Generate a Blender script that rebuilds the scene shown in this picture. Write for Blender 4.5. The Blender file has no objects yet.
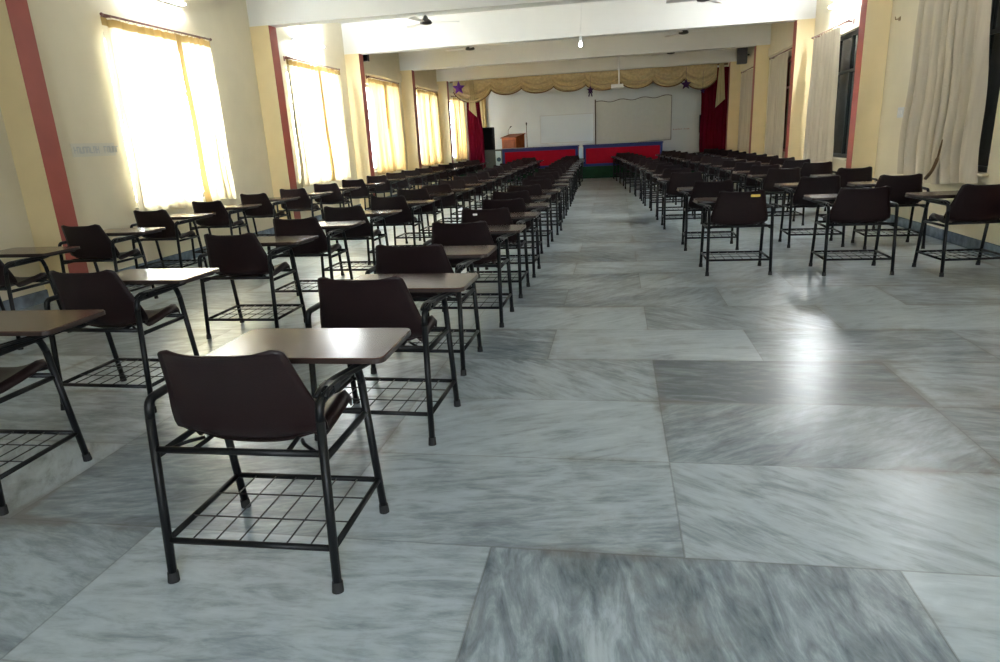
import bpy, bmesh, math, random
from mathutils import Vector, Matrix
random.seed(7)
PI = math.pi
SC = bpy.context.scene
COL = SC.collection

# ------------------------------------------------------------------ render look
SC.view_settings.view_transform = 'Standard'
SC.view_settings.look = 'None'
SC.view_settings.exposure = 1.93
SC.view_settings.gamma = 1.0
SC.view_settings.use_curve_mapping = False

# ------------------------------------------------------------------ materials
def new_mat(name):
    m = bpy.data.materials.new(name); m.use_nodes = True
    nt = m.node_tree
    return m, nt, nt.nodes['Principled BSDF']

def N(nt, kind, **kw):
    n = nt.nodes.new(kind)
    for k, v in kw.items():
        if k.startswith('_'): setattr(n, k[1:], v)
        else:
            n.inputs[int(k[1:]) if k[0] == 'i' and k[1:].isdigit() else k].default_value = v
    return n

def mat(name, col, rough=.5, metal=0., spec=.5, var=.0, scale=8., bump=0., bscale=60., coat=0.):
    m, nt, b = new_mat(name)
    L = nt.links.new
    b.inputs['Roughness'].default_value = rough
    b.inputs['Metallic'].default_value = metal
    b.inputs['Specular IOR Level'].default_value = spec
    b.inputs['Coat Weight'].default_value = coat
    b.inputs['Coat Roughness'].default_value = .08
    c = (*col, 1)
    tc = nt.nodes.new('ShaderNodeTexCoord')
    if var > 0:
        nz = N(nt, 'ShaderNodeTexNoise', Scale=scale, Detail=5.)
        L(tc.outputs['Object'], nz.inputs['Vector'])
        rp = nt.nodes.new('ShaderNodeValToRGB')
        rp.color_ramp.elements[0].position = .3; rp.color_ramp.elements[1].position = .7
        rp.color_ramp.elements[0].color = tuple(x * (1 - var) for x in col) + (1,)
        rp.color_ramp.elements[1].color = tuple(min(1, x * (1 + var)) for x in col) + (1,)
        L(nz.outputs['Fac'], rp.inputs['Fac']); L(rp.outputs['Color'], b.inputs['Base Color'])
    else:
        b.inputs['Base Color'].default_value = c
    if bump > 0:
        nb = N(nt, 'ShaderNodeTexNoise', Scale=bscale, Detail=3.)
        L(tc.outputs['Object'], nb.inputs['Vector'])
        bp = N(nt, 'ShaderNodeBump', Strength=bump, Distance=.01)
        L(nb.outputs['Fac'], bp.inputs['Height']); L(bp.outputs['Normal'], b.inputs['Normal'])
    return m

def emit(name, col, s):
    m, nt, b = new_mat(name)
    b.inputs['Base Color'].default_value = (*col, 1)
    b.inputs['Emission Color'].default_value = (*col, 1)
    b.inputs['Emission Strength'].default_value = s
    return m

def cloth(name, col, tcol, tr=.5, var=.1):
    """thin woven cloth: diffuse mixed with translucent"""
    m, nt, b = new_mat(name); L = nt.links.new
    out = nt.nodes['Material Output']
    nt.nodes.remove(b)
    tc = nt.nodes.new('ShaderNodeTexCoord')
    mp = N(nt, 'ShaderNodeMapping'); mp.inputs['Scale'].default_value = (9, 9, .8)
    nz = N(nt, 'ShaderNodeTexNoise', Scale=1.6, Detail=4.)
    L(tc.outputs['Object'], mp.inputs['Vector']); L(mp.outputs['Vector'], nz.inputs['Vector'])
    def ramp(c):
        rp = nt.nodes.new('ShaderNodeValToRGB')
        rp.color_ramp.elements[0].position = .3; rp.color_ramp.elements[1].position = .7
        rp.color_ramp.elements[0].color = tuple(x * (1 - var) for x in c) + (1,)
        rp.color_ramp.elements[1].color = tuple(min(1, x * (1 + var)) for x in c) + (1,)
        L(nz.outputs['Fac'], rp.inputs['Fac']); return rp
    d = nt.nodes.new('ShaderNodeBsdfDiffuse'); t = nt.nodes.new('ShaderNodeBsdfTranslucent')
    L(ramp(col).outputs['Color'], d.inputs['Color']); L(ramp(tcol).outputs['Color'], t.inputs['Color'])
    mx = N(nt, 'ShaderNodeMixShader', Fac=tr)
    L(d.outputs[0], mx.inputs[1]); L(t.outputs[0], mx.inputs[2]); L(mx.outputs[0], out.inputs['Surface'])
    return m

def marble_floor():
    m, nt, b = new_mat('marble_slabs'); L = nt.links.new
    tc = nt.nodes.new('ShaderNodeTexCoord'); sep = nt.nodes.new('ShaderNodeSeparateXYZ')
    L(tc.outputs['Object'], sep.inputs[0])
    def M(op, a, bb=None, cc=None):
        n = nt.nodes.new('ShaderNodeMath'); n.operation = op
        for i, v in enumerate((a, bb, cc)):
            if v is None: continue
            if isinstance(v, (int, float)): n.inputs[i].default_value = v
            else: L(v, n.inputs[i])
        return n.outputs[0]
    yy = M('DIVIDE', M('SUBTRACT', sep.outputs[1], 1.93), .668)
    row = M('FLOOR', yy)
    # rows 0,1,2 share joints at x=.23 ; other rows break joint
    par = M('FLOORED_MODULO', row, 2.)
    is1 = M('COMPARE', row, 1., .1); is3 = M('COMPARE', row, 3., .1)
    off = M('SUBTRACT', M('ADD', par, 0.), is1)
    xx = M('ADD', M('DIVIDE', M('SUBTRACT', sep.outputs[0], .225), 1.3), M('MULTIPLY', off, .5))
    colm = M('FLOOR', xx)
    fx = M('FRACT', xx); fy = M('FRACT', yy)
    ex = M('MULTIPLY', M('MINIMUM', fx, M('SUBTRACT', 1., fx)), 1.3)
    ey = M('MULTIPLY', M('MINIMUM', fy, M('SUBTRACT', 1., fy)), .668)
    edge = M('MINIMUM', ex, ey)
    joint = M('LESS_THAN', edge, .0035)
    cv = nt.nodes.new('ShaderNodeCombineXYZ'); L(colm, cv.inputs[0]); L(row, cv.inputs[1])
    wn = nt.nodes.new('ShaderNodeTexWhiteNoise'); wn.noise_dimensions = '2D'; L(cv.outputs[0], wn.inputs['Vector'])
    wsep = nt.nodes.new('ShaderNodeSeparateColor'); L(wn.outputs['Color'], wsep.inputs[0])
    # dark slab in row 2
    dark = M('MULTIPLY', M('COMPARE', row, 2., .1), M('COMPARE', colm, 0., .1))
    stripe = M('MULTIPLY', M('COMPARE', row, -1., .1), M('COMPARE', colm, 0., .1))
    # rotated, stretched vein coordinates
    rot = N(nt, 'ShaderNodeVectorRotate'); rot.rotation_type = 'Z_AXIS'
    L(tc.outputs['Object'], rot.inputs['Vector'])
    ang = M('MULTIPLY', M('SUBTRACT', wsep.outputs[0], .5), 1.7)
    ang2 = M('ADD', M('MULTIPLY', ang, M('SUBTRACT', 1., stripe)), M('MULTIPLY', stripe, 1.42))
    L(ang2, rot.inputs['Angle'])
    addv = nt.nodes.new('ShaderNodeVectorMath'); addv.operation = 'MULTIPLY_ADD'
    L(wn.outputs['Color'], addv.inputs[0]); addv.inputs[1].default_value = (13, 17, 9); L(rot.outputs[0], addv.inputs[2])
    mp = N(nt, 'ShaderNodeMapping'); mp.inputs['Scale'].default_value = (1.3, 5., 1)
    L(addv.outputs[0], mp.inputs['Vector'])
    n1 = N(nt, 'ShaderNodeTexNoise', Scale=2.4, Detail=9., Roughness=.62, Distortion=.9)
    L(mp.outputs[0], n1.inputs['Vector'])
    n2 = N(nt, 'ShaderNodeTexNoise', Scale=7., Detail=8., Roughness=.7, Distortion=.4)
    L(mp.outputs[0], n2.inputs['Vector'])
    n3 = N(nt, 'ShaderNodeTexNoise', Scale=1.1, Detail=5., Roughness=.6)
    L(tc.outputs['Object'], n3.inputs['Vector'])
    v = M('ADD', M('MULTIPLY', n1.outputs['Fac'], .42), M('ADD', M('MULTIPLY', n2.outputs['Fac'], .26), M('MULTIPLY', n3.outputs['Fac'], .34)))
    v = M('ADD', v, M('MULTIPLY', M('SUBTRACT', wsep.outputs[1], .5), .15))
    v = M('SUBTRACT', v, M('MULTIPLY', dark, .12))
    v = M('ADD', v, M('MULTIPLY', stripe, M('SUBTRACT', M('MULTIPLY', M('SUBTRACT', n1.outputs['Fac'], .5), .14), .02)))
    rp = nt.nodes.new('ShaderNodeValToRGB'); e = rp.color_ramp.elements
    e[0].position = .33; e[0].color = (.09, .118, .135, 1)
    e[1].position = .68; e[1].color = (.58, .645, .68, 1)
    k = e.new(.45); k.color = (.255, .30, .33, 1)
    k = e.new(.54); k.color = (.43, .495, .53, 1)
    L(v, rp.inputs['Fac'])
    # stains (real grime, brownish)
    n4 = N(nt, 'ShaderNodeTexNoise', Scale=.9, Detail=8., Roughness=.7)
    L(tc.outputs['Object'], n4.inputs['Vector'])
    gr = M('MULTIPLY', M('MULTIPLY', M('MAXIMUM', M('SUBTRACT', .045, edge), 0.), 22.), M('MULTIPLY', M('MAXIMUM', M('SUBTRACT', n4.outputs['Fac'], .46), 0.), 6.))
    st = M('MINIMUM', M('ADD', M('MULTIPLY', M('MAXIMUM', M('SUBTRACT', n4.outputs['Fac'], .54), 0.), 4.2), gr), .75)
    mxs = nt.nodes.new('ShaderNodeMix'); mxs.data_type = 'RGBA'
    L(st, mxs.inputs['Factor']); L(rp.outputs[0], mxs.inputs[6]); mxs.inputs[7].default_value = (.17, .155, .135, 1)
    mx = nt.nodes.new('ShaderNodeMix'); mx.data_type = 'RGBA'
    L(M('MULTIPLY', joint, .4), mx.inputs['Factor']); L(mxs.outputs[2], mx.inputs[6]); mx.inputs[7].default_value = (.1, .1, .09, 1)
    L(mx.outputs[2], b.inputs['Base Color'])
    b.inputs['Roughness'].default_value = .285
    b.inputs['Specular IOR Level'].default_value = .62
    bp = N(nt, 'ShaderNodeBump', Strength=.12, Distance=.01); L(n3.outputs['Fac'], bp.inputs['Height']); L(bp.outputs[0], b.inputs['Normal'])
    return m

def laminate():
    m, nt, b = new_mat('brown_laminate'); L = nt.links.new
    tc = nt.nodes.new('ShaderNodeTexCoord')
    mp = N(nt, 'ShaderNodeMapping'); mp.inputs['Scale'].default_value = (2, 4, 2)
    nz = N(nt, 'ShaderNodeTexNoise', Scale=3., Detail=6.)
    L(tc.outputs['Object'], mp.inputs['Vector']); L(mp.outputs[0], nz.inputs['Vector'])
    rp = nt.nodes.new('ShaderNodeValToRGB'); e = rp.color_ramp.elements
    e[0].position = .3; e[0].color = (.062, .030, .021, 1); e[1].position = .7; e[1].color = (.085, .044, .031, 1)
    L(nz.outputs['Fac'], rp.inputs['Fac']); L(rp.outputs[0], b.inputs['Base Color'])
    b.inputs['Roughness'].default_value = .2; b.inputs['Specular IOR Level'].default_value = .42
    return m

WALL = mat('cream_wall_paint', (.69, .62, .46), .55, var=.03, scale=3, bump=.05, bscale=30)
YEL = mat('yellow_pilaster_paint', (.78, .63, .36), .55, var=.03, scale=3)
RED = mat('brick_red_paint', (.38, .08, .055), .45, var=.06, scale=5)
WHITE = mat('white_ceiling_paint', (.80, .79, .76), .7, var=.02, scale=2)
BACKW = mat('grey_white_wall_paint', (.68, .72, .73), .6, var=.03, scale=2)
SKIRT = mat('blue_grey_marble', (.16, .20, .25), .25, var=.35, scale=9)
FLOOR = marble_floor()
PLASTIC = mat('dark_brown_plastic', (.013, .0052, .0052), .42, spec=.32, var=.1, scale=20, bump=.1, bscale=160)
METAL = mat('black_painted_steel', (.005, .0055, .006), .42, spec=.25)
RUBBER = mat('black_rubber', (.01, .01, .01), .7)
LAM = laminate()
EDGE = mat('dark_tablet_edging', (.035, .022, .018), .35)
WIRE = mat('dark_rack_wire', (.02, .02, .02), .4)
YSTICK = mat('yellow_sticker_paper', (.75, .50, .08), .6)
WSTICK = mat('white_sticker_paper', (.8, .78, .74), .6)
RODM = mat('reddish_brown_rod', (.16, .06, .05), .35)
GOLDROD = mat('ring_metal', (.35, .25, .14), .35, metal=.6)
FRAMEB = mat('dark_window_frame', (.02, .025, .022), .4)
FRAMER = mat('red_brown_window_frame', (.22, .04, .03), .45)
FRAMEL = mat('grey_window_frame', (.25, .22, .18), .5)
GRILLE = mat('window_grille_iron', (.06, .055, .05), .5)
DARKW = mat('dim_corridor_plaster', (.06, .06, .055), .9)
CURT_N = cloth('sheer_cream_curtain', (.78, .70, .52), (.62, .51, .33), .5, .07)
CURT_F = cloth('golden_curtain', (.72, .54, .28), (.36, .245, .105), .50, .14)
HEAD_SHADE = cloth('gold_header_and_overlap_shade', (.48, .33, .13), (.25, .15, .05), .4, .1)  # gold header cloth; side strip paints in the shade where panels overlap
CURT_R = cloth('beige_lined_curtain', (.60, .53, .42), (.35, .3, .22), .15, .08)
MAROON = cloth('maroon_stage_curtain', (.13, .006, .018), (.2, .008, .02), .12, .15)
SWAG = mat('gold_swag_satin', (.50, .385, .20), .4, var=.15, scale=14)
SWAGTRIM = mat('brown_swag_fringe', (.16, .08, .03), .7)
PURPLE = mat('purple_foil', (.16, .03, .32), .3, metal=.3)
DPURPLE = mat('dark_purple_foil', (.06, .015, .10), .35, metal=.3)
REDCLOTH = mat('red_desk_panel', (.30, .006, .02), .9, spec=.1, var=.08, scale=4)
BLUETRIM = mat('dark_blue_trim', (.03, .045, .19), .7, spec=.2)
LBLUE = mat('pale_blue_paint', (.55, .75, .85), .5)
GREEN = mat('dark_green_stage_paint', (.008, .045, .016), .7, spec=.2, var=.2)
STAGEF = mat('stage_top_carpet', (.05, .07, .05), .9)
WOOD = mat('orange_brown_podium_wood', (.34, .085, .02), .6, spec=.15, var=.25, scale=6)
WOODD = mat('darker_podium_wood', (.21, .055, .018), .6, spec=.15, var=.25, scale=6)
BLACK = mat('black_speaker_box', (.005, .005, .006), .6, spec=.2)
CONEM = mat('speaker_grille', (.006, .006, .006), .8, spec=.1, bump=.4, bscale=200)
GREYB = mat('grey_speaker_box', (.09, .08, .08), .6)
TEAL = mat('grey_green_cabinet', (.07, .09, .08), .6)
WBOARD = mat('whiteboard_enamel', (.72, .78, .82), .25)
SCREEN = mat('off_white_screen_cloth', (.66, .67, .62), .8, var=.03)
ALU = mat('aluminium_frame', (.6, .62, .62), .35, metal=.8)
BROWNLINE = mat('brown_border', (.10, .07, .05), .6)
FANM = mat('dark_fan_motor', (.03, .03, .03), .4)
FANB = mat('pale_fan_blade', (.85, .85, .84), .5)
PAPER = mat('faded_paper', (.62, .59, .50), .8)
INKB = mat('faded_blue_ink', (.46, .47, .47), .8)
INKR = mat('faded_red_ink', (.42, .2, .16), .8)
SWITCHM = mat('switch_plate', (.58, .6, .62), .4)
PLW = mat('white_plastic', (.75, .75, .74), .4)
TUBE = emit('lit_fluorescent_tube', (.90, .96, 1), 210.)
TUBE2 = emit('dimmer_fluorescent_tube', (.92, .96, 1), 48.)
BULB = emit('lit_bulb_glass', (1, .97, .9), 3.)
CHROME = mat('chrome', (.5, .5, .5), .25, metal=.9)
GLASSM, _nt, _b = new_mat('window_glass')
_b.inputs['Base Color'].default_value = (.9, .95, .95, 1); _b.inputs['Roughness'].default_value = .02
_b.inputs['Transmission Weight'].default_value = 1; _b.inputs['IOR'].default_value = 1.02
SMOKE = mat('dark_window_glass', (.03, .04, .045), .1, spec=.6)

# ------------------------------------------------------------------ mesh helpers
def bm_box(bm, c, s, mi=0, rz=0., bev=0.):
    m = Matrix.Translation(Vector(c)) @ Matrix.Rotation(rz, 4, 'Z') @ Matrix.Diagonal((*s, 1))
    r = bmesh.ops.create_cube(bm, size=1, matrix=m)
    fs = {f for v in r['verts'] for f in v.link_faces}
    for f in fs: f.material_index = mi
    if bev > 0:
        es = list({e for v in r['verts'] for e in v.link_edges})
        rr = bmesh.ops.bevel(bm, geom=es, offset=bev, segments=2, affect='EDGES', profile=.5)
        for f in rr['faces']: f.material_index = mi
    return r['verts']

def bm_cyl(bm, p0, p1, r0, r1=None, seg=12, mi=0, caps=True):
    p0, p1 = Vector(p0), Vector(p1); r1 = r0 if r1 is None else r1
    d = p1 - p0
    m = Matrix.Translation((p0 + p1) / 2) @ d.to_track_quat('Z', 'Y').to_matrix().to_4x4()
    r = bmesh.ops.create_cone(bm, cap_ends=caps, segments=seg, radius1=r0, radius2=r1, depth=d.length, matrix=m)
    for v in r['verts']:
        for f in v.link_faces: f.material_index = mi
    return r['verts']

def fillet(pts, r, n=5):
    pts = [Vector(p) for p in pts]; out = [pts[0]]
    for i in range(1, len(pts) - 1):
        a, b, c = pts[i-1], pts[i], pts[i+1]
        u, w = (a - b), (c - b)
        t = min(r, u.length * .48, w.length * .48)
        p, q = b + u.normalized() * t, b + w.normalized() * t
        for k in range(n + 1):
            s = k / n
            out.append(p * (1-s)**2 + b * 2*s*(1-s) + q * s*s)
    out.append(pts[-1]); return out

def bm_tube(bm, pts, r, seg=8, mi=0, closed=False):
    pts = [Vector(p) for p in pts]; n = len(pts); rings = []
    ref = None
    for i, p in enumerate(pts):
        if closed: t = pts[(i+1) % n] - pts[i-1]
        else: t = (pts[min(i+1, n-1)] - pts[max(i-1, 0)])
        t.normalize()
        if ref is None:
            ref = Vector((0, 0, 1)) if abs(t.z) < .9 else Vector((1, 0, 0))
        a = (ref - t * ref.dot(t)).normalized(); ref = a
        b = t.cross(a)
        rr = r[i] if isinstance(r, (list, tuple)) else r
        rings.append([bm.verts.new(p + (a * math.cos(k*2*PI/seg) + b * math.sin(k*2*PI/seg)) * rr) for k in range(seg)])
    m = n if closed else n - 1
    for i in range(m):
        A, B = rings[i], rings[(i+1) % n]
        for k in range(seg):
            f = bm.faces.new((A[k], A[(k+1) % seg], B[(k+1) % seg], B[k])); f.material_index = mi; f.smooth = True
    if not closed:
        bm.faces.new(list(reversed(rings[0]))).material_index = mi
        bm.faces.new(rings[-1]).material_index = mi

def bm_lathe(bm, prof, seg=20, c=(0, 0, 0), mi=0):
    rings = []
    for r, z in prof:
        rings.append([bm.verts.new((c[0] + r*math.cos(k*2*PI/seg), c[1] + r*math.sin(k*2*PI/seg), c[2] + z)) for k in range(seg)])
    for i in range(len(rings) - 1):
        for k in range(seg):
            f = bm.faces.new((rings[i][k], rings[i][(k+1) % seg], rings[i+1][(k+1) % seg], rings[i+1][k])); f.material_index = mi; f.smooth = True
    bm.faces.new(list(reversed(rings[0]))).material_index = mi; bm.faces.new(rings[-1]).material_index = mi

def bm_prism(bm, pts2, y0, y1, axis='y', mi=0):
    """extrude outline pts2 (a,b): axis y -> (x,z) outline, axis z -> (x,y) outline, axis x -> (y,z)"""
    def P(a, b, t):
        return {'y': (a, t, b), 'z': (a, b, t), 'x': (t, a, b)}[axis]
    A = [bm.verts.new(P(a, b, y0)) for a, b in pts2]; B = [bm.verts.new(P(a, b, y1)) for a, b in pts2]
    fs = [bm.faces.new(A), bm.faces.new(list(reversed(B)))]
    n = len(A)
    for i in range(n): fs.append(bm.faces.new((A[i], B[i], B[(i+1) % n], A[(i+1) % n])))
    for f in fs: f.material_index = mi
    return fs

def rrect(x0, x1, y0, y1, r, n=5):
    out = []
    for cx, cy, a0 in ((x1-r, y1-r, 0), (x0+r, y1-r, 90), (x0+r, y0+r, 180), (x1-r, y0+r, 270)):
        for k in range(n + 1):
            a = math.radians(a0 + 90*k/n); out.append((cx + r*math.cos(a), cy + r*math.sin(a)))
    return out

def finish(name, bm, mats, parent=None, smooth=False, loc=None):
    bmesh.ops.recalc_face_normals(bm, faces=bm.faces)
    me = bpy.data.meshes.new(name)
    if smooth:
        for f in bm.faces: f.smooth = True
    bm.to_mesh(me); bm.free()
    if not isinstance(mats, (list, tuple)): mats = [mats]
    for m in mats: me.materials.append(m)
    o = bpy.data.objects.new(name, me); COL.objects.link(o)
    if loc: o.location = loc
    if parent: o.parent = parent
    return o

def tag(o, label, cat, group=None, kind=None):
    if label: o['label'] = label
    if cat: o['category'] = cat
    if group: o['group'] = group
    if kind: o['kind'] = kind
    return o

def thing(name, label, cat, loc=(0, 0, 0), rz=0., group=None, kind=None):
    o = bpy.data.objects.new(name, None); COL.objects.link(o)
    o.location = loc; o.rotation_euler = (0, 0, rz); o.empty_display_size = .1
    return tag(o, label, cat, group, kind)

def dup(root, loc, rz, label=None, group=None):
    r = root.copy(); COL.objects.link(r); r.location = loc; r.rotation_euler = (0, 0, rz)
    if label: r['label'] = label
    if group: r['group'] = group
    for ch in list(root.children):
        c = ch.copy(); COL.objects.link(c); c.parent = r
        for g in list(ch.children):
            d = g.copy(); COL.objects.link(d); d.parent = c
    return r

def boxobj(name, c, s, m, parent=None, bev=0.):
    bm = bmesh.new(); bm_box(bm, c, s, bev=bev)
    return finish(name, bm, m, parent)

# ------------------------------------------------------------------ dimensions
XL, XR = -5.70, 3.70          # wall planes
PX = .32                      # pilaster projection
ZC, ZB = 3.86, 3.256          # ceiling, beam underside
YF, YN = 26.0, -4.0
PY = [1.8, 5.64, 10.49, 14.32, 18.14, 21.97]
PYR = [2.8, 6.1, 10.56, 14.32, 18.14, 21.97]
Q = .245
S_BAYS_L = [(7.2, 9.25), (11.55, 13.6), (15.25, 17.45), (19.2, 21.35), (23.2, 25.2)]
S_BAYS_R = [(7.55, 9.3), (11.72, 13.75), (15.3, 17.4), (19.15, 21.15), (23.0, 25.0)]
ZS, ZT = .78, 2.76

def struct(o, label=None):
    o['kind'] = 'structure'
    if label: o['label'] = label; 
    return o

# floor, ceiling
struct(boxobj('floor', ((XL+XR)/2, (YF+YN)/2, -.06), (XR-XL+.6, YF-YN+.4, .12), FLOOR))
struct(boxobj('ceiling', ((XL+XR)/2, (YF+YN)/2, ZC+.08), (XR-XL+.6, YF-YN+.4, .16), WHITE))

def side_wall(name, x, d, bays, m):
    """wall slab whose inner face is at x, thickness .25 outward in direction d"""
    bm = bmesh.new(); T = .25; cx = x + d*T/2
    y = YN
    for a, b in bays:
        bm_box(bm, (cx, (y+a)/2, ZC/2), (T, a-y, ZC))
        bm_box(bm, (cx, (a+b)/2, ZS/2), (T, b-a, ZS))
        bm_box(bm, (cx, (a+b)/2, (ZT+ZC)/2), (T, b-a, ZC-ZT))
        y = b
    bm_box(bm, (cx, (y+YF)/2, ZC/2), (T, YF-y, ZC))
    return struct(finish(name, bm, m))
side_wall('wall_left', XL, -1, S_BAYS_L, WALL)
side_wall('wall_right', XR, 1, S_BAYS_R, WALL)
struct(boxobj('wall_front', ((XL+XR)/2, YF+.125, ZC/2), (XR-XL+.5, .25, ZC), BACKW))
BWIN = [(.6, 1.9)]
bm = bmesh.new(); x = XL
for a, b in BWIN:
    bm_box(bm, ((x+a)/2, YN-.125, ZC/2), (a-x, .25, ZC))
    bm_box(bm, ((a+b)/2, YN-.125, .45), (b-a, .25, .9)); bm_box(bm, ((a+b)/2, YN-.125, (3.0+ZC)/2), (b-a, .25, ZC-3.0)); x = b
bm_box(bm, ((x+XR)/2, YN-.125, ZC/2), (XR-x, .25, ZC))
struct(finish('wall_back', bm, WALL))
struct(boxobj('wall_corridor', (XR+2.4, (YF+YN)/2, ZC/2), (.2, YF-YN+.4, ZC), DARKW))
bm = bmesh.new()
bm_box(bm, (XR+1.35, (YF+YN)/2, ZC+.08), (2.2, YF-YN+.4, .16)); bm_box(bm, (XR+1.35, (YF+YN)/2, -.06), (2.2, YF-YN+.4, .12))
bm_box(bm, (XR+1.35, YF+.1, ZC/2), (2.2, .2, ZC)); bm_box(bm, (XR+1.35, YN-.1, ZC/2), (2.2, .2, ZC))
struct(finish('trim_corridor', bm, DARKW))

# skirting
SK = .12
def skirting(name, x, d, ps):
    bm = bmesh.new()
    bm_box(bm, (x - d*.011, (YN+22.)/2, SK/2), (.018, 22.-YN, SK))
    for p in ps:
        if p > 21: continue
        bm_box(bm, (x - d*(PX/2+.01), p-.01, SK/2), (PX+.02, .018, SK))
        bm_box(bm, (x - d*(PX+.01), p+Q/2, SK/2), (.018, Q+.03, SK))
    return struct(finish(name, bm, SKIRT))
skirting('baseboard_left', XL, -1, []); skirting('baseboard_right', XR, 1, [])

# pilasters (yellow, brick-red face towards the hall) and beams
k = 1
for x, d, ps, side in ((XL, -1, PY, 'left'), (XR, 1, PYR, 'right')):
    for p in ps:
        bm = bmesh.new()
        bm_box(bm, (x - d*PX/2, p+Q/2, ZB/2), (PX, Q, ZB), 0)
        bm.faces.ensure_lookup_table()
        for f in bm.faces:
            f.normal_update()
            if abs(f.normal.x) > .9 and f.calc_center_median().x * d < (x - d*PX/2) * d: f.material_index = 1
        struct(finish('trim_%d' % k, bm, [YEL, RED])); k += 1
for i in range(6):
    a, b = PY[i], PYR[i]
    bm = bmesh.new()
    z0, z1 = ZB, ZC
    A = [(XL+.001, a, z0), (XR-.001, b, z0), (XR-.001, b+Q, z0), (XL+.001, a+Q, z0)]
    lo = [bm.verts.new(v) for v in A]; hi = [bm.verts.new((v[0], v[1], z1)) for v in A]
    bm.faces.new(lo); bm.faces.new(hi)
    for j in range(4): bm.faces.new((lo[j], lo[(j+1) % 4], hi[(j+1) % 4], hi[j]))
    struct(finish('trim_%d' % k, bm, WHITE)); k += 1
# lintel bands above the far windows
for x, d, ps in ((XL, -1, PY), (XR, 1, PYR)):
    for i in (3, 4, 5):
        y0 = ps[i] + Q + .02; y1 = (ps[i+1] if i < 5 else YF) - .02
        struct(boxobj('trim_%d' % k, (x - d*.02, (y0+y1)/2, 3.07), (.04, y1-y0, .2), WALL)); k += 1

# ------------------------------------------------------------------ windows
wn = 1
def window(x, d, a, b, fm, pane, wl, grille=True):
    global wn
    t = thing('window_%d' % wn, None, None, (x + d*.12, (a+b)/2, ZS), kind='structure'); wn += 1
    w, h = b-a, ZT-ZS
    bm = bmesh.new(); F = .06
    for yy in (-w/2+F/2, w/2-F/2): bm_box(bm, (0, yy, h/2), (.07, F, h))
    for yy in (-w/6, w/6): bm_box(bm, (0, yy, h/2), (.06, .05, h-2*F))
    for zz in (F/2, h-F/2): bm_box(bm, (0, 0, zz), (.068, w-.002, F))
    bm_box(bm, (0, 0, h*.7), (.055, w-2*F, .045))
    finish('window_frame', bm, fm, t)
    bm = bmesh.new(); bm_box(bm, (0, 0, h/2), (.006, w-2*F, h-2*F)); finish('pane', bm, pane, t)
    if grille:
        bm = bmesh.new()
        for j in range(1, 12): bm_cyl(bm, (d*.07, -w/2+w*j/12, .02), (d*.07, -w/2+w*j/12, h-.02), .007, seg=6)
        for j in (1, 2, 3, 4): bm_box(bm, (d*.07, 0, h*j/5), (.006, w-.02, .025))
        finish('window_grille', bm, GRILLE, t)
    bm = bmesh.new(); bm_box(bm, (-d*.09, 0, -.012), (.2, w+.1, .024), bev=.004); finish('window_sill', bm, WALL, t)
    return t
for a, b in S_BAYS_L: window(XL, -1, a, b, FRAMEL, GLASSM, '')
for i, (a, b) in enumerate(S_BAYS_R): window(XR, 1, a, b, FRAMEB if i < 2 else FRAMER, SMOKE, '')

ORD = ['nearest', 'second', 'third', 'fourth', 'fifth', 'sixth']
def rod(x, a, b, z, lab, rings=True, group=None):
    t = thing('curtain_rod', lab, 'curtain rod', (x, (a+b)/2, z), group=group)
    w = b-a
    bm = bmesh.new(); bm_cyl(bm, (0, -w/2, 0), (0, w/2, 0), .013, seg=10); finish('rod', bm, RODM, t, True)
    for s in (-1, 1):
        bm = bmesh.new(); bmesh.ops.create_uvsphere(bm, u_segments=10, v_segments=8, radius=.02, matrix=Matrix.Translation((0, s*(w/2+.015), 0)))
        finish('finial', bm, RODM, t, True)
        d = -1 if x < 0 else 1
        bm = bmesh.new(); bm_box(bm, (d*.045, s*(w/2-.12), 0), (.10, .012, .03)); bm_box(bm, (d*(abs(abs(XL if x < 0 else XR)-abs(x))-.006), s*(w/2-.12), 0), (.01, .04, .08))
        finish('bracket', bm, RODM, t)
    if rings:
        for j in range(14):
            y = -w/2 + w*(j+.7)/14.4
            bm = bmesh.new(); pts = [(0+.022*math.cos(q*PI/5), y, -.012+.022*math.sin(q*PI/5)) for q in range(10)]
            bm_tube(bm, pts, .003, 5, closed=True); finish('ring', bm, GOLDROD, t)
    return t

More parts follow.
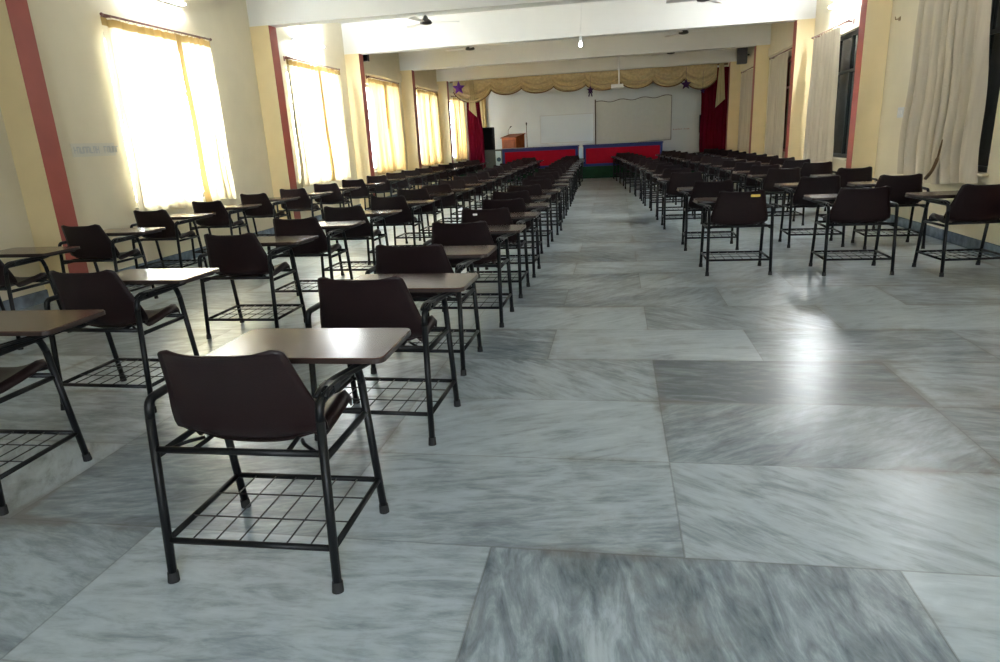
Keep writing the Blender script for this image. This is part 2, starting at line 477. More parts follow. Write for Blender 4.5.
def curtain(x, y0, y1, zt, zb, mtl, lab, folds=9, amp=.035, bshift=(0, 0), wav=.02, seed=0, cat='curtain', name='curtain', gather=0., along='y', group=None, hem=None, side=True):
    rnd = random.Random(seed)
    ph = [rnd.uniform(0, 6.28) for _ in range(4)]
    nu, nv = folds*10, 26
    bm = bmesh.new(); V = []
    cy = (y0+y1)/2
    for j in range(nv+1):
        v = j/nv; row = []
        for i in range(nu+1):
            u = i/nu
            ya = y0 + (y1-y0)*u; yb = y0 + bshift[0] + (y1+bshift[1]-y0-bshift[0])*u
            y = ya + (yb-ya)*v
            uu = u + .03*math.sin(3*u*PI + ph[0])*(1-.3*v)
            a = amp*(.55 + .6*v) * (1 + .4*math.sin(2*PI*u*2.3+ph[1]))
            dx = a*math.sin(2*PI*folds*uu + ph[2] + .6*v*math.sin(5*u+ph[3]))
            y += .4*a*math.cos(2*PI*folds*uu+ph[2])
            y += wav*math.sin(3.1*v*PI+ph[3]+u)*v
            z = zt + (zb-zt)*v - .012*abs(math.sin(PI*7*u))*(1-v)*1.2 + .03*math.sin(u*7+ph[1])*v*(1 if wav > .02 else .5)
            row.append(bm.verts.new((dx, y-cy, z-zb) if along == 'y' else (y-cy, dx, z-zb)))
        V.append(row)
    for j in range(nv):
        for i in range(nu):
            f = bm.faces.new((V[j][i], V[j][i+1], V[j+1][i+1], V[j+1][i])); f.smooth = True
            if hem and ((side and i < 5) or j < 1): f.material_index = 1  # top row is the header; side columns carry the painted overlap shade
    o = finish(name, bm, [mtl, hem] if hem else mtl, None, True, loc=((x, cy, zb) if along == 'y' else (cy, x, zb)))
    tag(o, lab, cat, group)
    return o

# left side: rods and pairs of curtains
LC = [ # y0, ymid, y1
 (7.07, 8.40, 9.08), (11.36, 12.62, 13.6), (15.35, 16.4, 17.5), (19.3, 20.4, 21.4), (23.62, 24.35, 25.1)]
lw = ['window behind the camera side', 'nearest left window', 'second left window', 'third left window', 'fourth left window', 'left window on the stage']
XC = XL + .11
for i, (a, m_, b) in enumerate(LC):
    i += 1; lab = lw[i]
    rod(XC, a+.04, b+.06, 2.895, 'thin brown curtain rod over the %s' % lab, rings=(i in (1, 2)), group='curtain rods over the windows')
    mt = CURT_N if i <= 2 else CURT_F
    amp = .04
    c1 = curtain(XC, a, m_, 2.87, .70, mt, 'sunlit %s curtain, near half of the pair at the %s' % ('cream' if i <= 2 else 'golden', lab), 7, amp, (.02, .0), seed=i, hem=HEAD_SHADE, side=False, group='sunlit curtains at the left windows')
    c2 = curtain(XC+.03, m_-.06, b, 2.87, .72, mt, 'sunlit %s curtain, far half of the pair at the %s' % ('cream' if i <= 2 else 'golden', lab), 6, amp, (.07, .03), seed=i+20, hem=HEAD_SHADE, group='sunlit curtains at the left windows')
# right side
rw = ['right window closest to the camera', 'nearest right window', 'second right window', 'third right window', 'fourth right window', 'right window beside the stage']
XCR = XR - .12
RCU = [(7.80, 9.35), (12.35, 13.85), (15.8, 17.4), (19.5, 21.1), (23.0, 24.9)]
for i, (a, b) in enumerate(RCU):
    i += 1
    if True:
        rod(XCR, S_BAYS_R[i-1][0]+.25 if i == 2 else S_BAYS_R[i-1][0]-.05, b+.08, 2.875, 'brown curtain rod over the %s' % rw[i], rings=(i in (1, 2)), group='curtain rods over the windows')
        c = curtain(XCR, a, b, 2.85, .70 if i != 1 else .66, CURT_R,
            ['beige curtain hanging at the %s', 'wide beige curtain with a loose dark-edged hem at the %s', 'beige curtain pushed aside from the dark pane of the %s',
             'beige curtain beside the red-brown frame of the %s', 'narrow beige curtain at the %s', 'pale beige curtain at the %s'][i] % rw[i], 8, .035,
            ((-.25, .05) if i == 1 else (-.08, .03)), wav=(.05 if i == 1 else .02), seed=40+i, group='beige curtains at the right windows')
        if i == 1:
            bm = bmesh.new()
            cyy = (a+b)/2
            pts = [(-.06, 8.18-cyy, .46), (-.07, 8.19-cyy, .34), (-.075, 8.21-cyy, .24), (-.085, 8.27-cyy, .12), (-.09, 8.40-cyy, .03)]
            bm_tube(bm, fillet(pts, .12), [.006]+[.012]*8+[.02]*(len(fillet(pts, .12))-11)+[.022, .02], 6)
            finish('dark_hem_edge', bm, mat('dark_curtain_hem', (.12, .07, .03), .8), c, True)

# gold curtain in the left corner of the stage, on the front wall
curtain(YF-.1, -5.35, -4.86, 2.95, .45, CURT_F, 'narrow golden curtain in the left corner behind the maroon drape', 4, .03, (0, 0), seed=77, along='x')

# ------------------------------------------------------------------ tube lights
def tube_light(x, y, z, lab, w=1.22, tm=None):
    d = -1 if x < 0 else 1
    t = thing('tube_light', lab, 'light', (x, y, z), group='fluorescent tubes on the side walls')
    boxobj('batten', (d*.02, 0, 0), (.04, w, .05), PLW, t, .004)
    for s in (-1, 1): boxobj('end_holder', (-d*.02, s*(w/2-.012), 0), (.05, .02, .035), PLW, t, .003)
    bm = bmesh.new(); bm_cyl(bm, (-d*.028, -w/2+.022, 0), (-d*.028, w/2-.022, 0), .014, seg=12); finish('tube', bm, tm or TUBE, t, True)
    return t
tube_light(XL+.045, 8.15, 3.28, 'lit fluorescent tube above the nearest left window', tm=TUBE2)
tube_light(XL+.045, 12.5, 3.26, 'lit fluorescent tube above the second left window')
tube_light(XR-.045, 12.6, 3.26, 'lit fluorescent tube above the second right window')
tube_light(XR-.045, 8.1, 3.28, 'lit fluorescent tube above the nearest right window', tm=TUBE2)

# ------------------------------------------------------------------ ceiling fans
def fan(x, y, rot, lab):
    t = thing('ceiling_fan', lab, 'ceiling fan', (x, y, 3.40), rot, group='ceiling fans')
    bm = bmesh.new(); bm_lathe(bm, [(.03, .46), (.055, .45), (.05, .40), (.015, .38)], 16); finish('canopy', bm, FANM, t)
    bm = bmesh.new(); bm_cyl(bm, (0, 0, .12), (0, 0, .40), .011, seg=8); finish('downrod', bm, FANM, t, True)
    bm = bmesh.new(); bm_lathe(bm, [(.012, .15), (.03, .13), (.05, .085), (.095, .05), (.11, .02), (.10, .0), (.05, -.012)], 24); finish('motor', bm, FANM, t)
    for k_ in range(3):
        a = k_*2*PI/3
        bm = bmesh.new()
        pts = [(.10, -.02), (.18, -.045), (.55, -.07), (.60, -.05), (.60, .05), (.55, .065), (.18, .04), (.10, .02)]
        vs = bm_prism(bm, pts, .028, .034, 'z')
        R = Matrix.Rotation(a, 4, 'Z') @ Matrix.Rotation(.12, 4, 'X')
        bmesh.ops.transform(bm, matrix=R, verts=bm.verts)
        finish('blade', bm, FANB, t)
    return t
fan(-3.34, 12.4, .35, 'dark-hubbed ceiling fan, left of the two between the first two visible beams')
fan(1.43, 12.4, 1.0, 'dark-hubbed ceiling fan at the top edge, right in the nearest ceiling bay')
fan(-3.35, 16.2, .9, 'ceiling fan peeking below the second beam, on the left')
fan(1.47, 16.2, .1, 'ceiling fan peeking below the second beam, on the right')
fan(1.49, 20.0, .6, 'farthest ceiling fan, showing below the third beam')

# hanging bulb under the second beam
t = thing('hanging_bulb', 'small white bulb holder dangling on a wire in front of the second beam', 'light', (-.58, 11.9, 2.86))
bm = bmesh.new(); bm_tube(bm, [(0, 0, .06), (.012, 0, .35), (.03, 0, .65), (.02, 0, .995)], .004, 6); finish('wire', bm, PLW, t)
bm = bmesh.new(); bm_lathe(bm, [(.012, .075), (.022, .06), (.024, .01), (.018, 0)], 14); finish('holder', bm, PLW, t)
bm = bmesh.new(); bm_lathe(bm, [(.014, 0), (.02, -.02), (.032, -.05), (.03, -.075), (.012, -.09)], 14); finish('bulb', bm, BULB, t)

# projector on a ceiling pole
t = thing('ceiling_projector', 'white projector on a long ceiling pole in front of the gold valance', 'projector', (.087, 20., 2.60))
bm = bmesh.new(); bm_cyl(bm, (0, 0, .10), (0, 0, 1.25), .022, seg=10); bm_cyl(bm, (0, 0, 1.23), (0, 0, 1.26), .07, seg=16); finish('pole', bm, PLW, t, False)
boxobj('body', (-.05, 0, .045), (.34, .26, .10), PLW, t, .012)
bm = bmesh.new(); bm_cyl(bm, (-.12, .12, .045), (-.12, .16, .045), .035, seg=16); finish('lens', bm, BLACK, t)

# ------------------------------------------------------------------ the writing chair
W2 = .287
def shell_point(u, v):
    """u in -1..1 across, v 0 (top of back) .. 1 (front of seat)"""
    prof = [(0, .005, .789), (.05, .013, .771), (.30, .058, .655), (.48, .095, .545), (.54, .112, .492), (.58, .130, .458), (.63, .165, .440), (.70, .21, .440), (.80, .30, .452), (.93, .425, .474), (.975, .455, .466), (1, .465, .436)]
    for i in range(len(prof)-1):
        if v <= prof[i+1][0] + 1e-9:
            a, b = prof[i], prof[i+1]; s = (v-a[0])/(b[0]-a[0]); y = a[1]+(b[1]-a[1])*s; z = a[2]+(b[2]-a[2])*s
            ty, tz = b[1]-a[1], b[2]-a[2]; break
    L_ = math.hypot(ty, tz); ny, nz = -tz/L_, ty/L_          # normal to the sitter's side
    wd = [(0, .165), (.008, .183), (.02, .195), (.04, .204), (.10, .211), (.30, .230), (.44, .254), (.52, .264), (.55, .260), (.575, .236), (.60, .220), (.66, .222), (.9, .224), (.97, .215), (1, .205)]
    for i in range(len(wd)-1):
        if v <= wd[i+1][0] + 1e-9:
            s = (v-wd[i][0])/(wd[i+1][0]-wd[i][0]); w = wd[i][1]+(wd[i+1][1]-wd[i][1])*s; break
    au = abs(u)
    lift = .022*au**2.5
    if v > .54: lift = (.022 + .03*min(1, (v-.54)/.06))*au**2.5 - .045*max(0, au-.9)/.1*min(1, (v-.55)/.1)
    if v < .05: z += -.010*(1-au**2)*(1-v/.05)
    return Vector((u*w, y + ny*lift, z + nz*lift))

def shell_part(v0, v1, nv, name, parent):
    bm = bmesh.new(); nu = 16; V = []
    vs = [0, .008, .02, .035, .05, .10, .16, .22, .30, .37, .43, .48, .515, .54, .56, .58] if v0 < .1 else [.582, .60, .63, .66, .70, .75, .80, .86, .90, .93, .955, .975, 1]
    nv = len(vs) - 1
    for j in range(nv+1):
        v = vs[j]
        V.append([bm.verts.new(shell_point(-1 + 2*i/nu, v)) for i in range(nu+1)])
    for j in range(nv):
        for i in range(nu): bm.faces.new((V[j][i], V[j+1][i], V[j+1][i+1], V[j][i+1]))
    bmesh.ops.recalc_face_normals(bm, faces=bm.faces)
    bmesh.ops.solidify(bm, geom=bm.faces[:], thickness=.007)
    if name == 'backrest':   # moulded rectangular panel on the rear
        pass
    return finish(name, bm, PLASTIC, parent, True)

def make_chair(s):
    t = thing('tablet_chair', 'x', 'chair')
    shell_part(.545, 1.0, 14, 'seat', t)
    b = shell_part(0, .54, 14, 'backrest', t)
    for sx in (-1, 1):
        bm = bmesh.new(); bm_tube(bm, [(sx*W2, 0.0, .012), (sx*(W2-.004), .043, .567)], .0145, 10)
        l = finish('leg', bm, METAL, t)
        bm = bmesh.new(); bm_cyl(bm, (sx*W2, -.001, 0), (sx*W2, .003, .035), .019, .017, 12); finish('rubber_foot', bm, RUBBER, l)
        bm = bmesh.new(); bm_tube(bm, [(sx*W2, .462, .012), (sx*(W2-.004), .390, .567)], .0145, 10)
        l = finish('leg', bm, METAL, t)
        bm = bmesh.new(); bm_cyl(bm, (sx*W2, .463, 0), (sx*W2, .459, .035), .019, .017, 12); finish('rubber_foot', bm, RUBBER, l)
        x = sx*(W2-.004)
        bm = bmesh.new(); bm_tube(bm, fillet([(x, .043, .565), (x, .052, .626), (x, .368, .630), (x, .390, .565)], .055, 6), .0145, 10)
        finish('armrest', bm, METAL, t)
    # seat frame
    bm = bmesh.new(); x = W2-.006
    bm_tube(bm, [(-x, .036, .462), (x, .036, .462)], .0115, 8); bm_tube(bm, [(-x, .402, .446), (x, .402, .446)], .0115, 8)
    for sx in (-1, 1):
        bm_tube(bm, [(sx*x, .036, .440), (sx*x, .402, .440)], .0115, 8)
        bm_tube(bm, [(sx*.16, .036, .458), (sx*.15, .14, .462), (sx*.15, .402, .450)], .008, 6)
        bm_tube(bm, fillet([(sx*x, .05, .442), (sx*.20, .08, .47), (sx*.17, .13, .462)], .02, 3), .006, 6)
    finish('seat_frame', bm, METAL, t)
    bm = bmesh.new(); x = W2-.001
    bm_tube(bm, [(-x, .012, .148), (x, .012, .148)], .0105, 8); bm_tube(bm, [(-x, .443, .150), (x, .443, .150)], .0105, 8)
    for sx in (-1, 1): bm_tube(bm, [(sx*x, .012, .148), (sx*x, .443, .150)], .0105, 8)
    finish('lower_frame', bm, METAL, t)
    bm = bmesh.new()
    for k_ in range(6):
        xx = -x + 2*x*(k_+1)/7; bm_tube(bm, [(xx, .012, .15), (xx, .443, .152)], .0028, 5)
    for yy in (.15, .30): bm_tube(bm, [(-x, yy, .155), (x, yy, .155)], .0028, 5)
    finish('book_rack', bm, WIRE, t)
    # tablet bracket: twin tube on the arm running forward under the board
    bm = bmesh.new(); xa = s*(W2-.004)
    for off in (-.014, .014):
        bm_tube(bm, fillet([(xa+off, .065, .634), (xa+off, .09, .648), (xa+off, .18, .650), (xa+off+s*.05, .34, .652), (xa+off+s*.065, .62, .652)], .04, 3), .0085, 6)
    bm_tube(bm, [(xa+s*.06, .38, .651), (-s*.16, .38, .651)], .010, 8); bm_tube(bm, [(xa+s*.07, .57, .651), (-s*.16, .57, .651)], .010, 8)
    bm_box(bm, (xa, .14, .642), (.05, .05, .022)); bm_tube(bm, [(xa, .35, .63), (xa+s*.07, .37, .651)], .010, 8)
    finish('tablet_bracket', bm, METAL, t)
    bm = bmesh.new(); xs = sorted((-s*.25, s*(.405 if s > 0 else .36)))
    fs = bm_prism(bm, rrect(xs[0], xs[1], .29, .655, .035), .662, .682, 'z', 1)
    bm.faces.ensure_lookup_table()
    fs[1].material_index = 0
    for f in bm.faces: f.normal_update()
    for f in bm.faces:
        if f.calc_center_median().z > .6815: f.material_index = 0
    top = [e for e in bm.edges if all(v.co.z > .68 for v in e.verts)]
    bmesh.ops.bevel(bm, geom=top, offset=.003, segments=1, affect='EDGES')
    finish('writing_tablet', bm, [LAM, EDGE], t)
    return t

protoL = make_chair(1); protoR = make_chair(-1)
nth = ['nearest', 'second', 'third', 'fourth', 'fifth', 'sixth', 'seventh', 'eighth', 'ninth', 'tenth', 'eleventh', 'twelfth', 'thirteenth', 'fourteenth',
       'fifteenth', 'sixteenth', 'seventeenth', 'eighteenth', 'nineteenth', 'twentieth', 'twenty-first', 'twenty-second']
def ext(lst, x_end, y_max, step):
    lst = list(lst); x0, y0 = lst[-1]; n = int((y_max-y0)/step)
    for i in range(1, n+1):
        f = i/n; lst.append((x0+(x_end-x0)*f + random.uniform(-.03, .03), y0+(y_max-y0)*f + random.uniform(-.04, .04)))
    return lst
COLS = {
 'A': ext([(-1.155, 1.645), (-1.13, 2.70), (-1.19, 3.63), (-1.13, 4.67), (-1.115, 5.60), (-1.10, 6.47), (-1.17, 7.42), (-1.14, 8.37), (-1.11, 9.43), (-1.16, 10.4), (-1.16, 11.35)], -1.31, 20.5, .98),
 'B': ext([(-2.72, 1.95), (-2.765, 3.0), (-2.74, 4.37), (-2.70, 5.32), (-2.66, 6.28), (-2.56, 7.35), (-2.62, 8.5), (-2.48, 9.2), (-2.5, 10.2)], -2.6, 20.6, 1.0),
 'C': ext([(-4.65, 4.1), (-4.72, 5.28), (-5.02, 6.62), (-5.0, 7.66), (-4.98, 8.75), (-4.78, 9.55), (-4.76, 10.6), (-4.68, 11.6), (-4.66, 12.8), (-4.6, 13.8)], -4.4, 20.8, 1.0),
 'D': ext([(1.15, 6.435), (1.09, 7.87), (.975, 9.72), (.94, 10.8), (.91, 12.14), (.84, 13.03), (.81, 14.03)], .22, 21.4, .95),
 'E': ext([(2.18, 6.365), (2.24, 7.93), (2.28, 9.75), (2.25, 10.8), (2.2, 11.9), (2.15, 12.9)], 1.6, 21.2, .98),
 'F': ext([(3.12, 6.29), (2.98, 7.72), (3.02, 9.25), (3.02, 10.9), (3.0, 12.0), (3.0, 13.0)], 2.85, 21.3, 1.0),
}
COLS['B'] = [COLS['B'][0]] + [(x-.035, y-.02) for x, y in COLS['B'][1:]]
COLS['C'] = [(x-(.09 if y < 10 else .04), y-.03) for x, y in COLS['C']]
DESC = {'A': 'column left of the aisle', 'B': 'middle column of the left block', 'C': 'column along the left windows',
        'D': 'column right of the aisle', 'E': 'middle column of the right block', 'F': 'column along the right wall'}
SPECIAL = {('A', 0): 'large foreground brown tablet chair with wire rack, first in the column left of the aisle',
           ('B', 0): 'brown tablet chair cut off by the left edge, its tablet and front leg showing',
           ('C', 0): 'brown tablet chair half cut off at the left edge beside the red pillar stripe',
           ('D', 0): 'brown tablet chair with a yellow sticker on its back, right of the aisle',
           ('A', 4): 'brown tablet chair with a small white mark on its back, fifth left of the aisle',
           ('F', 0): 'brown tablet chair cut by the right edge, under the nearest right curtain'}
used = {1: False, -1: False}
sticky = []
for key, lst in COLS.items():
    s = 1 if key in 'ABC' else -1; proto = protoL if s == 1 else protoR
    for i, (x, y) in enumerate(lst):
        rz = random.uniform(-.035, .035)
        if key == 'A' and i == 0: rz = .016
        if key == 'D' and i == 0: rz = .01
        if key == 'B' and i == 1: rz = -.02
        if key == 'F' and i == 0: rz = .09
        if key == 'F' and i == 1: rz = -.05
        lab = SPECIAL.get((key, i)) or 'dark brown tablet chair, %s from the camera, %s' % (nth[i], DESC[key])
        grp = 'tablet chairs of the left block' if s == 1 else 'tablet chairs of the right block'
        if not used[s]:
            used[s] = True; r = proto; r.location = (x, y, 0); r.rotation_euler = (0, 0, rz); r['label'] = lab; r['group'] = grp
        else: r = dup(proto, (x, y, 0), rz, lab, grp)
        if (key, i) in (('D', 0), ('A', 4)): sticky.append(((key, i), r))
for ki, r in sticky:
        if ki == ('D', 0):
            bm = bmesh.new(); bm_prism(bm, rrect(.07, .155, .735, .758, .01), -.016, -.0145, 'y'); stk = finish('yellow_sticker', bm, YSTICK, r)
            stk.location = (0, .0, 0); stk.rotation_euler = (0, 0, 0); stk['label'] = 'small yellow sticker near the top of the backrest'
        if ki == ('A', 4):
            bm = bmesh.new(); bm_prism(bm, rrect(-.10, -.06, .735, .752, .007), -.012, -.010, 'y'); stk = finish('white_sticker', bm, WSTICK, r)
            stk['label'] = 'small white mark on the backrest'

# ------------------------------------------------------------------ the stage
YS = 22.18; ZST = .38
bm = bmesh.new(); bm_box(bm, ((XL+XR)/2, (YS+YF)/2, ZST/2), (XR-XL, YF-YS, ZST), 0)
for f in bm.faces:
    f.normal_update()
    if f.normal.z > .5: f.material_index = 1
struct(finish('stage_platform', bm, [GREEN, STAGEF]))

def desk(x0, x1, y, lab, item=None):
    t = thing('stage_desk', lab, 'desk', ((x0+x1)/2, y, ZST), group='red-fronted desks on the stage')
    w = x1-x0; h = 1.055-ZST; 
    bm = bmesh.new(); bm_box(bm, (0, .02, h/2), (w-.16, .03, h-.16)); finish('front_panel', bm, REDCLOTH, t)
    bm = bmesh.new()
    for sx in (-1, 1): bm_box(bm, (sx*(w/2-.04), .0, h/2-.02), (.08, .05, h-.04))
    bm_box(bm, (0, 0, .04), (w-.16, .05, .08)); bm_box(bm, (0, 0, h-.075), (w-.16, .05, .07)); finish('blue_border', bm, BLUETRIM, t)
    boxobj('desk_top', (0, .28, h-.02), (w+.04, .64, .04), BLUETRIM, t, .006)
    for sx in (-1, 1): boxobj('side_panel', (sx*(w/2-.02), .30, h/2-.03), (.03, .54, h-.05), REDCLOTH, t)
    return t
desk(-3.72, -1.22, 22.32, 'long red-fronted desk with blue border, left one on the stage edge')
desk(-1.04, 1.47, 22.32, 'long red-fronted desk with blue border, right one on the stage edge')
boxobj('cloth', (-3.2, 22.55, 1.062), (1.0, .4, .01), mat('pale_desk_runner', (.45, .42, .38), .7), None)
tag(bpy.data.objects['cloth'], 'pale cloth runner lying on the left stage desk', 'cloth').name = 'desk_runner'
t = thing('pale_post', 'short pale blue post standing between the two red stage desks', 'post', (-1.13, 22.3, ZST))
boxobj('post_body', (0, 0, .30), (.10, .10, .60), LBLUE, t, .01); boxobj('post_cap', (0, 0, .62), (.10, .10, .05), PLW, t, .01)

# podium
t = thing('podium', 'orange-brown wooden lectern box standing on the left of the stage', 'podium', (-3.62, 24.2, ZST), -.5)
bm = bmesh.new(); pr = [(-.25, 0), (.25, 0), (.25, 1.12), (-.25, 1.02)]
bm_prism(bm, pr, -.32, .32, 'x'); finish('body', bm, WOOD, t)
bm = bmesh.new(); bm_box(bm, (0, -.262, .53), (.54, .016, .85), bev=.004); finish('front_panel', bm, WOODD, t)
bm = bmesh.new(); bm_prism(bm, [(-.29, 1.015), (.28, 1.13), (.28, 1.16), (-.29, 1.045)], -.35, .35, 'x'); finish('slanted_top', bm, WOODD, t)
t = thing('gooseneck_microphone', 'thin gooseneck microphone rising from the wooden podium', 'microphone', (-3.80, 24.28, ZST+1.12))
bm = bmesh.new(); bm_tube(bm, fillet([(0, 0, 0), (0, 0, .16), (.08, -.03, .26)], .08, 5), .008, 6); finish('neck', bm, CHROME, t)
bm = bmesh.new(); bm_cyl(bm, (.08, -.03, .26), (.13, -.05, .30), .022, .018, 10); finish('head', bm, BLACK, t)
t = thing('microphone_stand', 'slim microphone stand right of the podium', 'microphone stand', (-3.16, 24.5, ZST))
bm = bmesh.new(); bm_lathe(bm, [(.14, 0), (.14, .015), (.02, .04)], 20); finish('base', bm, BLACK, t)
bm = bmesh.new(); bm_cyl(bm, (0, 0, .03), (0, 0, 1.42), .012, seg=8); finish('pole', bm, CHROME, t)
bm = bmesh.new(); bm_cyl(bm, (0, 0, 1.42), (0, -.02, 1.52), .016, .026, 12); finish('microphone', bm, BLACK, t)
t = thing('equipment_cabinet', 'low grey-green cabinet with a blue round dial under the stage loudspeaker', 'cabinet', (-4.14, 23.1, ZST))
boxobj('cabinet_body', (0, 0, .33), (.62, .45, .66), TEAL, t, .01)
bm = bmesh.new(); bm_box(bm, (.19, -.232, .36), (.2, .014, .5)); finish('panel', bm, LBLUE, t)
bm = bmesh.new(); bm_cyl(bm, (.2, -.24, .33), (.2, -.262, .33), .075, .07, 20); finish('dial', bm, mat('deep_blue_dial', (.01, .08, .16), .4), t)
t = thing('stage_loudspeaker', 'tall black loudspeaker left of the podium beside the maroon drape', 'speaker', (-4.36, 23.15, ZST+.66))
boxobj('box', (0, 0, .37), (.46, .36, .74), BLACK, t, .015)
bm = bmesh.new(); bm_box(bm, (0, -.186, .37), (.41, .012, .68), bev=.004); finish('grille', bm, CONEM, t)

# boards on the front wall
t = thing('whiteboard', 'framed whiteboard on the front wall, left of the larger off-white screen', 'whiteboard', (-1.82, YF-.02, 1.14))
boxobj('board', (0, 0, .5), (1.98, .02, 1.0), WBOARD, t)
bm = bmesh.new()
for z in (0, 1.0): bm_box(bm, (0, -.01, z), (2.03, .03, .03))
for x in (-1, 1): bm_box(bm, (x, -.01, .5), (.03, .03, 1.03))
finish('board_frame', bm, ALU, t)
boxobj('pen_tray', (0, -.05, -.02), (1.2, .07, .02), ALU, t)
t = thing('wall_screen', 'large off-white cloth screen with wavy brown top edge on the front wall', 'screen', (.62, YF-.03, 1.0))
bm = bmesh.new(); pts = [(-1.36, 0.02), (1.38, .06)]
top = [(1.38 - 2.74*i/24, 1.60 - .085*i/24 + .035*math.sin(i*.9) - .04*(i/24)*0) for i in range(25)]
bm_prism(bm, pts + top, 0, .02, 'y'); finish('screen_cloth', bm, SCREEN, t)
bm = bmesh.new(); bm_tube(bm, [(a, -.005, b) for a, b in top], .012, 5)
bm_tube(bm, [(1.38, -.005, .06), (1.38, -.005, 1.6)], .008, 5); bm_tube(bm, [(1.38, -.005, .06), (.2, -.005, .03)], .007, 5)
finish('border_cord', bm, BROWNLINE, t)
t2 = boxobj('side_pole', (-1.37, -.02, .80), (.045, .045, 1.62), BROWNLINE, t)
# faded writing on the front wall, right of the screen
t = thing('wall_lettering', 'small faded red lettering on the front wall right of the screen', 'lettering', (2.36, YF-.004, 1.39))
bm = bmesh.new(); xx = -.29
for w_, h_ in ((.05, .05), (.04, .035), (.05, .04), (.035, .05), (.05, .035), (.04, .045), (0, 0), (.05, .05), (.04, .04), (.03, .05), (.05, .04)):
    if w_: bm_box(bm, (xx+w_/2, 0, h_/2), (w_*.75, .004, .014)); bm_box(bm, (xx+w_*.3, 0, h_/2), (.012, .004, h_))
    xx += w_ + .012 if w_ else .05
finish('letters', bm, INKR, t)

# paper strip with faded lettering on the left wall
t = thing('wall_notice', 'pale paper strip with faded blue lettering on the left wall by the red stripe', 'notice', (XL+.004, 6.69, 1.40))
boxobj('paper', (0, 0, .065), (.004, .64, .14), PAPER, t)
bm = bmesh.new(); y = -.29; rnd = random.Random(3)
for g in (8, 0, 5):
    if g == 0: y += .07; continue
    for j in range(g):
        w_ = .028 + .01*rnd.random(); h_ = .06 + .02*rnd.random()
        bm_box(bm, (.0035, y+.004, .065), (.003, .008, h_)); bm_box(bm, (.0035, y+w_/2, .065+rnd.choice((-.03, 0, .03))), (.003, w_, .012))
        if rnd.random() < .6: bm_box(bm, (.0035, y+w_, .065), (.003, .008, h_))
        y += w_ + .012
finish('letters', bm, INKB, t)
t = thing('light_switch', 'small grey switch plate on the right wall beside the nearest curtain', 'switch', (XR-.006, 9.85, 1.44))
boxobj('plate', (0, 0, 0), (.012, .20, .13), SWITCHM, t, .004)
for j in (-1, 0, 1): boxobj('rocker', (-.008, j*.05, 0), (.008, .03, .05), PLW, t, .002)
t = thing('wall_hook', 'tiny metal hook high on the right wall near the red stripe', 'hook', (XR-.004, 10.25, 2.63))
boxobj('plate', (0, 0, 0), (.01, .05, .05), GOLDROD, t); bm = bmesh.new(); bm_tube(bm, [(-.005, 0, .0), (-.05, 0, -.005), (-.055, 0, .03)], .006, 6); finish('hook_arm', bm, GOLDROD, t)

# small loudspeakers on the side walls
def wall_speaker(x, y, z, s, m, lab):
    d = -1 if x < 0 else 1
    t = thing('wall_loudspeaker', lab, 'speaker', (x, y, z), group='loudspeakers mounted on the walls')
    boxobj('box', (0, 0, 0), s, m, t, .008)
    bm = bmesh.new(); bm_box(bm, (0, -s[1]/2-.004, 0), (s[0]*.86, .01, s[2]*.9)); finish('grille', bm, CONEM if m is BLACK else GREYB, t)
    boxobj('bracket', (d*(s[0]/2+.03), 0, 0), (.08, .04, .04), METAL, t)
wall_speaker(XL+.22, 14.95, 3.29, (.16, .14, .24), BLACK, 'small black loudspeaker high on the left wall above the third window')
wall_speaker(XR-.21, 20.7, 3.30, (.25, .2, .46), GREYB, 'grey box loudspeaker high on the right wall near the stage')
wall_speaker(XR-.62, YF-.16, 1.56, (.18, .2, .62), BLACK, 'dark tall loudspeaker by the right maroon drape')
for o in bpy.data.objects:
    pass

# valance of gold swags
YV = 22.3
val = thing('swag_valance', 'gold satin swag valance across the top of the stage', 'valance', (0, YV, 0))
cus = [-5.25, -3.98, -2.99, -1.955, -.936, .16, 1.145, 2.085, 3.05]
bots = [2.56, 2.745, 2.735, 2.725, 2.70, 2.69, 2.68, 2.55]
boxobj('pelmet_board', ((XL+XR)/2, .07, 3.26), (XR-XL-.66, .03, .10), mat('pelmet_wood', (.25, .17, .08), .6), val)
for i in range(8):
    x0, x1 = cus[i], cus[i+1]; nu, nv = 24, 22
    zc0 = 2.93 - .01*i; bm = bmesh.new(); V = []
    for j in range(nv+1):
        v = j/nv; row = []
        for q in range(nu+1):
            u = q/nu; sag = 4*u*(1-u)
            sag = sag**.75
            zt = 3.30; zbm = zc0 + (bots[i]-zc0)*sag
            z = zt + (zbm-zt)*v
            fold = .045*math.sin(v*v*17 - 1.2*sag*3. + i)*(.3+sag)*(.4+v)
            row.append(bm.verts.new((x0+(x1-x0)*u, -.05*sag*(.3+v) + fold - .01, z)))
        V.append(row)
    for j in range(nv):
        for q in range(nu): bm.faces.new((V[j][q], V[j][q+1], V[j+1][q+1], V[j+1][q])).smooth = True
    sw = finish('swag', bm, SWAG, val, True)
    bm = bmesh.new(); bm_tube(bm, [v_ for v_ in [( x0+(x1-x0)*q/nu, -.05*((4*(q/nu)*(1-q/nu))**.75)*1.3 - .01, zc0+(bots[i]-zc0)*((4*(q/nu)*(1-q/nu))**.75)) for q in range(nu+1)]], .018, 5)
    finish('fringe', bm, SWAGTRIM, sw)
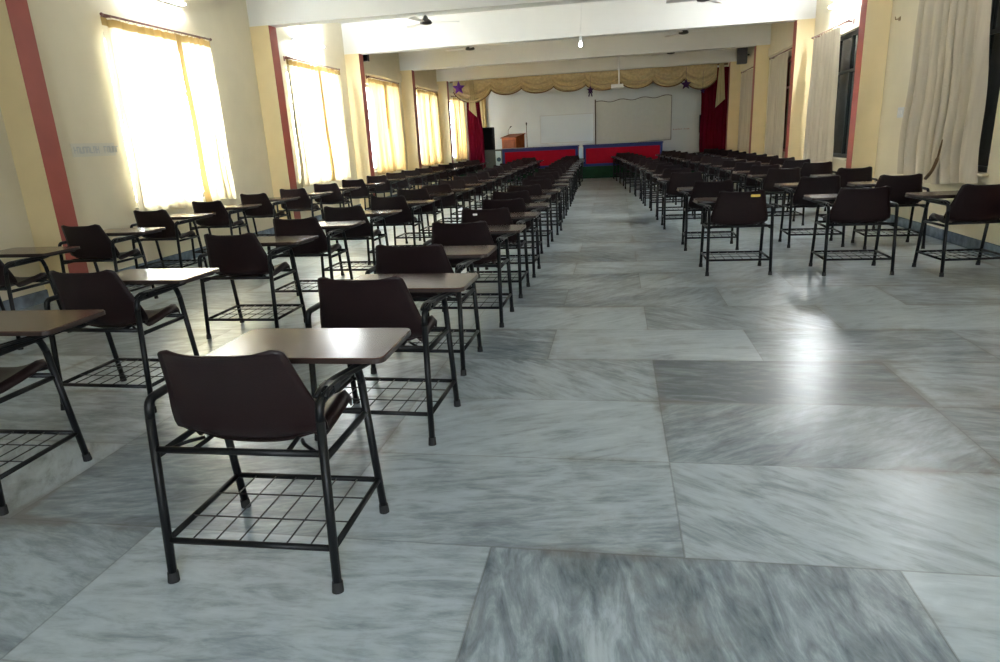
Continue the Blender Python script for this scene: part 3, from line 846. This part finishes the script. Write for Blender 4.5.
for x, zt, zb, w_ in ((3.16, 3.3, 2.22, .24), (-4.62, 3.3, 2.35, .22)):
    bm = bmesh.new(); V = []
    for j in range(17):
        v = j/16; V.append([bm.verts.new((x + (q/12-.5)*w_*(.55+.6*v), -.10 + .022*math.sin(q*1.6+x), zt+(zb-zt)*v - (.30*(q/12) if x < 0 else .3*(1-q/12))*v*(1 if x < 0 else 1)*.8)) for q in range(13)])
    for j in range(16):
        for q in range(12): bm.faces.new((V[j][q], V[j][q+1], V[j+1][q+1], V[j+1][q])).smooth = True
    tl = finish('tail', bm, cloth('pale_gold_tail', (.55, .45, .26), (.5, .4, .2), .3, .1), val, True)

def star(x, y, z, r, m, lab, tails=False, hang=.25):
    t = thing('star_ornament', lab, 'ornament', (x, y, z), group='purple stars hanging from the valance')
    bm = bmesh.new(); c0 = bm.verts.new((0, -.05*r/.15, 0)); c1 = bm.verts.new((0, .05*r/.15, 0)); ring = []
    for q in range(10):
        rr = r if q % 2 == 0 else r*.45; a = PI/2 + q*PI/5
        ring.append(bm.verts.new((rr*math.cos(a), 0, rr*math.sin(a))))
    for q in range(10):
        bm.faces.new((c0, ring[q], ring[(q+1) % 10])); bm.faces.new((c1, ring[(q+1) % 10], ring[q]))
    finish('star', bm, m, t)
    bm = bmesh.new(); bm_cyl(bm, (0, 0, r*.9), (0, 0, r*.9+hang), .004, seg=5); finish('string', bm, m, t)
    if tails:
        for s_ in (-1, 1):
            bm = bmesh.new(); bm_tube(bm, [(0, 0, -r*.5), (s_*.03, 0, -r*.9), (s_*.05, 0, -r*1.5)], .02, 5); finish('streamer', bm, m, t)
star(-5.02, 22.12, 3.03, .22, PURPLE, 'bright purple star ornament at the left end of the gold valance', hang=.04)
star(-.79, 22.12, 2.72, .13, DPURPLE, 'small purple star with streamers under the middle of the valance', True, .3)
star(2.12, 22.12, 2.71, .17, DPURPLE, 'dark purple star under the right part of the valance', hang=.35)
star(2.62, 22.12, 2.49, .09, DPURPLE, 'tiny dark purple star beside the right maroon drape', hang=.5)

# maroon drapes
c = curtain(22.75, -4.92, -4.50, 3.2, .40, MAROON, 'maroon stage drape flaring to the floor at the left of the stage', 5, .035, (-.02, .15), seed=91, along='x', name='stage_drape', cat='stage curtain', group='maroon drapes beside the stage')
c = curtain(22.75, 2.66, 3.66, 3.2, .40, MAROON, 'maroon stage drape at the right end of the stage', 8, .04, (.0, .0), seed=92, along='x', name='stage_drape', cat='stage curtain', group='maroon drapes beside the stage')

# ------------------------------------------------------------------ daylight
w = bpy.data.worlds.new('sky'); SC.world = w; w.use_nodes = True
bg = w.node_tree.nodes['Background']; bg.inputs['Color'].default_value = (.82, .91, 1, 1); bg.inputs['Strength'].default_value = 11.
for a, b in BWIN:
    l = bpy.data.lights.new('window_portal', 'AREA'); l.shape = 'RECTANGLE'; l.size = b-a; l.size_y = 2.1
    l.cycles.is_portal = True
    o = bpy.data.objects.new('window_portal', l); COL.objects.link(o)
    o.location = ((a+b)/2, YN-.3, 1.95); o.rotation_euler = (PI/2, 0, 0)
for a, b in S_BAYS_L:
    l = bpy.data.lights.new('window_portal', 'AREA'); l.shape = 'RECTANGLE'; l.size = ZT-ZS; l.size_y = b-a
    l.cycles.is_portal = True
    o = bpy.data.objects.new('window_portal', l); COL.objects.link(o)
    o.location = (XL-.3, (a+b)/2, (ZS+ZT)/2); o.rotation_euler = (0, -PI/2, 0)

# ------------------------------------------------------------------ camera
f, yaw, pitch, roll = 656.1038, -.1819, .283, -.0508
fw = Vector((math.sin(yaw)*math.cos(pitch), math.cos(yaw)*math.cos(pitch), -math.sin(pitch)))
r_ = Vector((math.cos(yaw), -math.sin(yaw), 0)); u_ = r_.cross(fw)
c_, s_ = math.cos(roll), math.sin(roll)
r2 = c_*r_ + s_*u_; u2 = -s_*r_ + c_*u_
cam = bpy.data.cameras.new('camera'); cam.sensor_width = 36; cam.lens = f/1000*36; cam.clip_start = .05; cam.clip_end = 200
co = bpy.data.objects.new('camera', cam); COL.objects.link(co)
co.matrix_world = Matrix(((r2.x, u2.x, -fw.x, 0), (r2.y, u2.y, -fw.y, 0), (r2.z, u2.z, -fw.z, 1.35), (0, 0, 0, 1)))
SC.camera = co
SC.cycles.max_bounces = 10; SC.cycles.diffuse_bounces = 6; SC.cycles.transmission_bounces = 6; SC.cycles.transparent_max_bounces = 6
SC.cycles.sample_clamp_indirect = 6
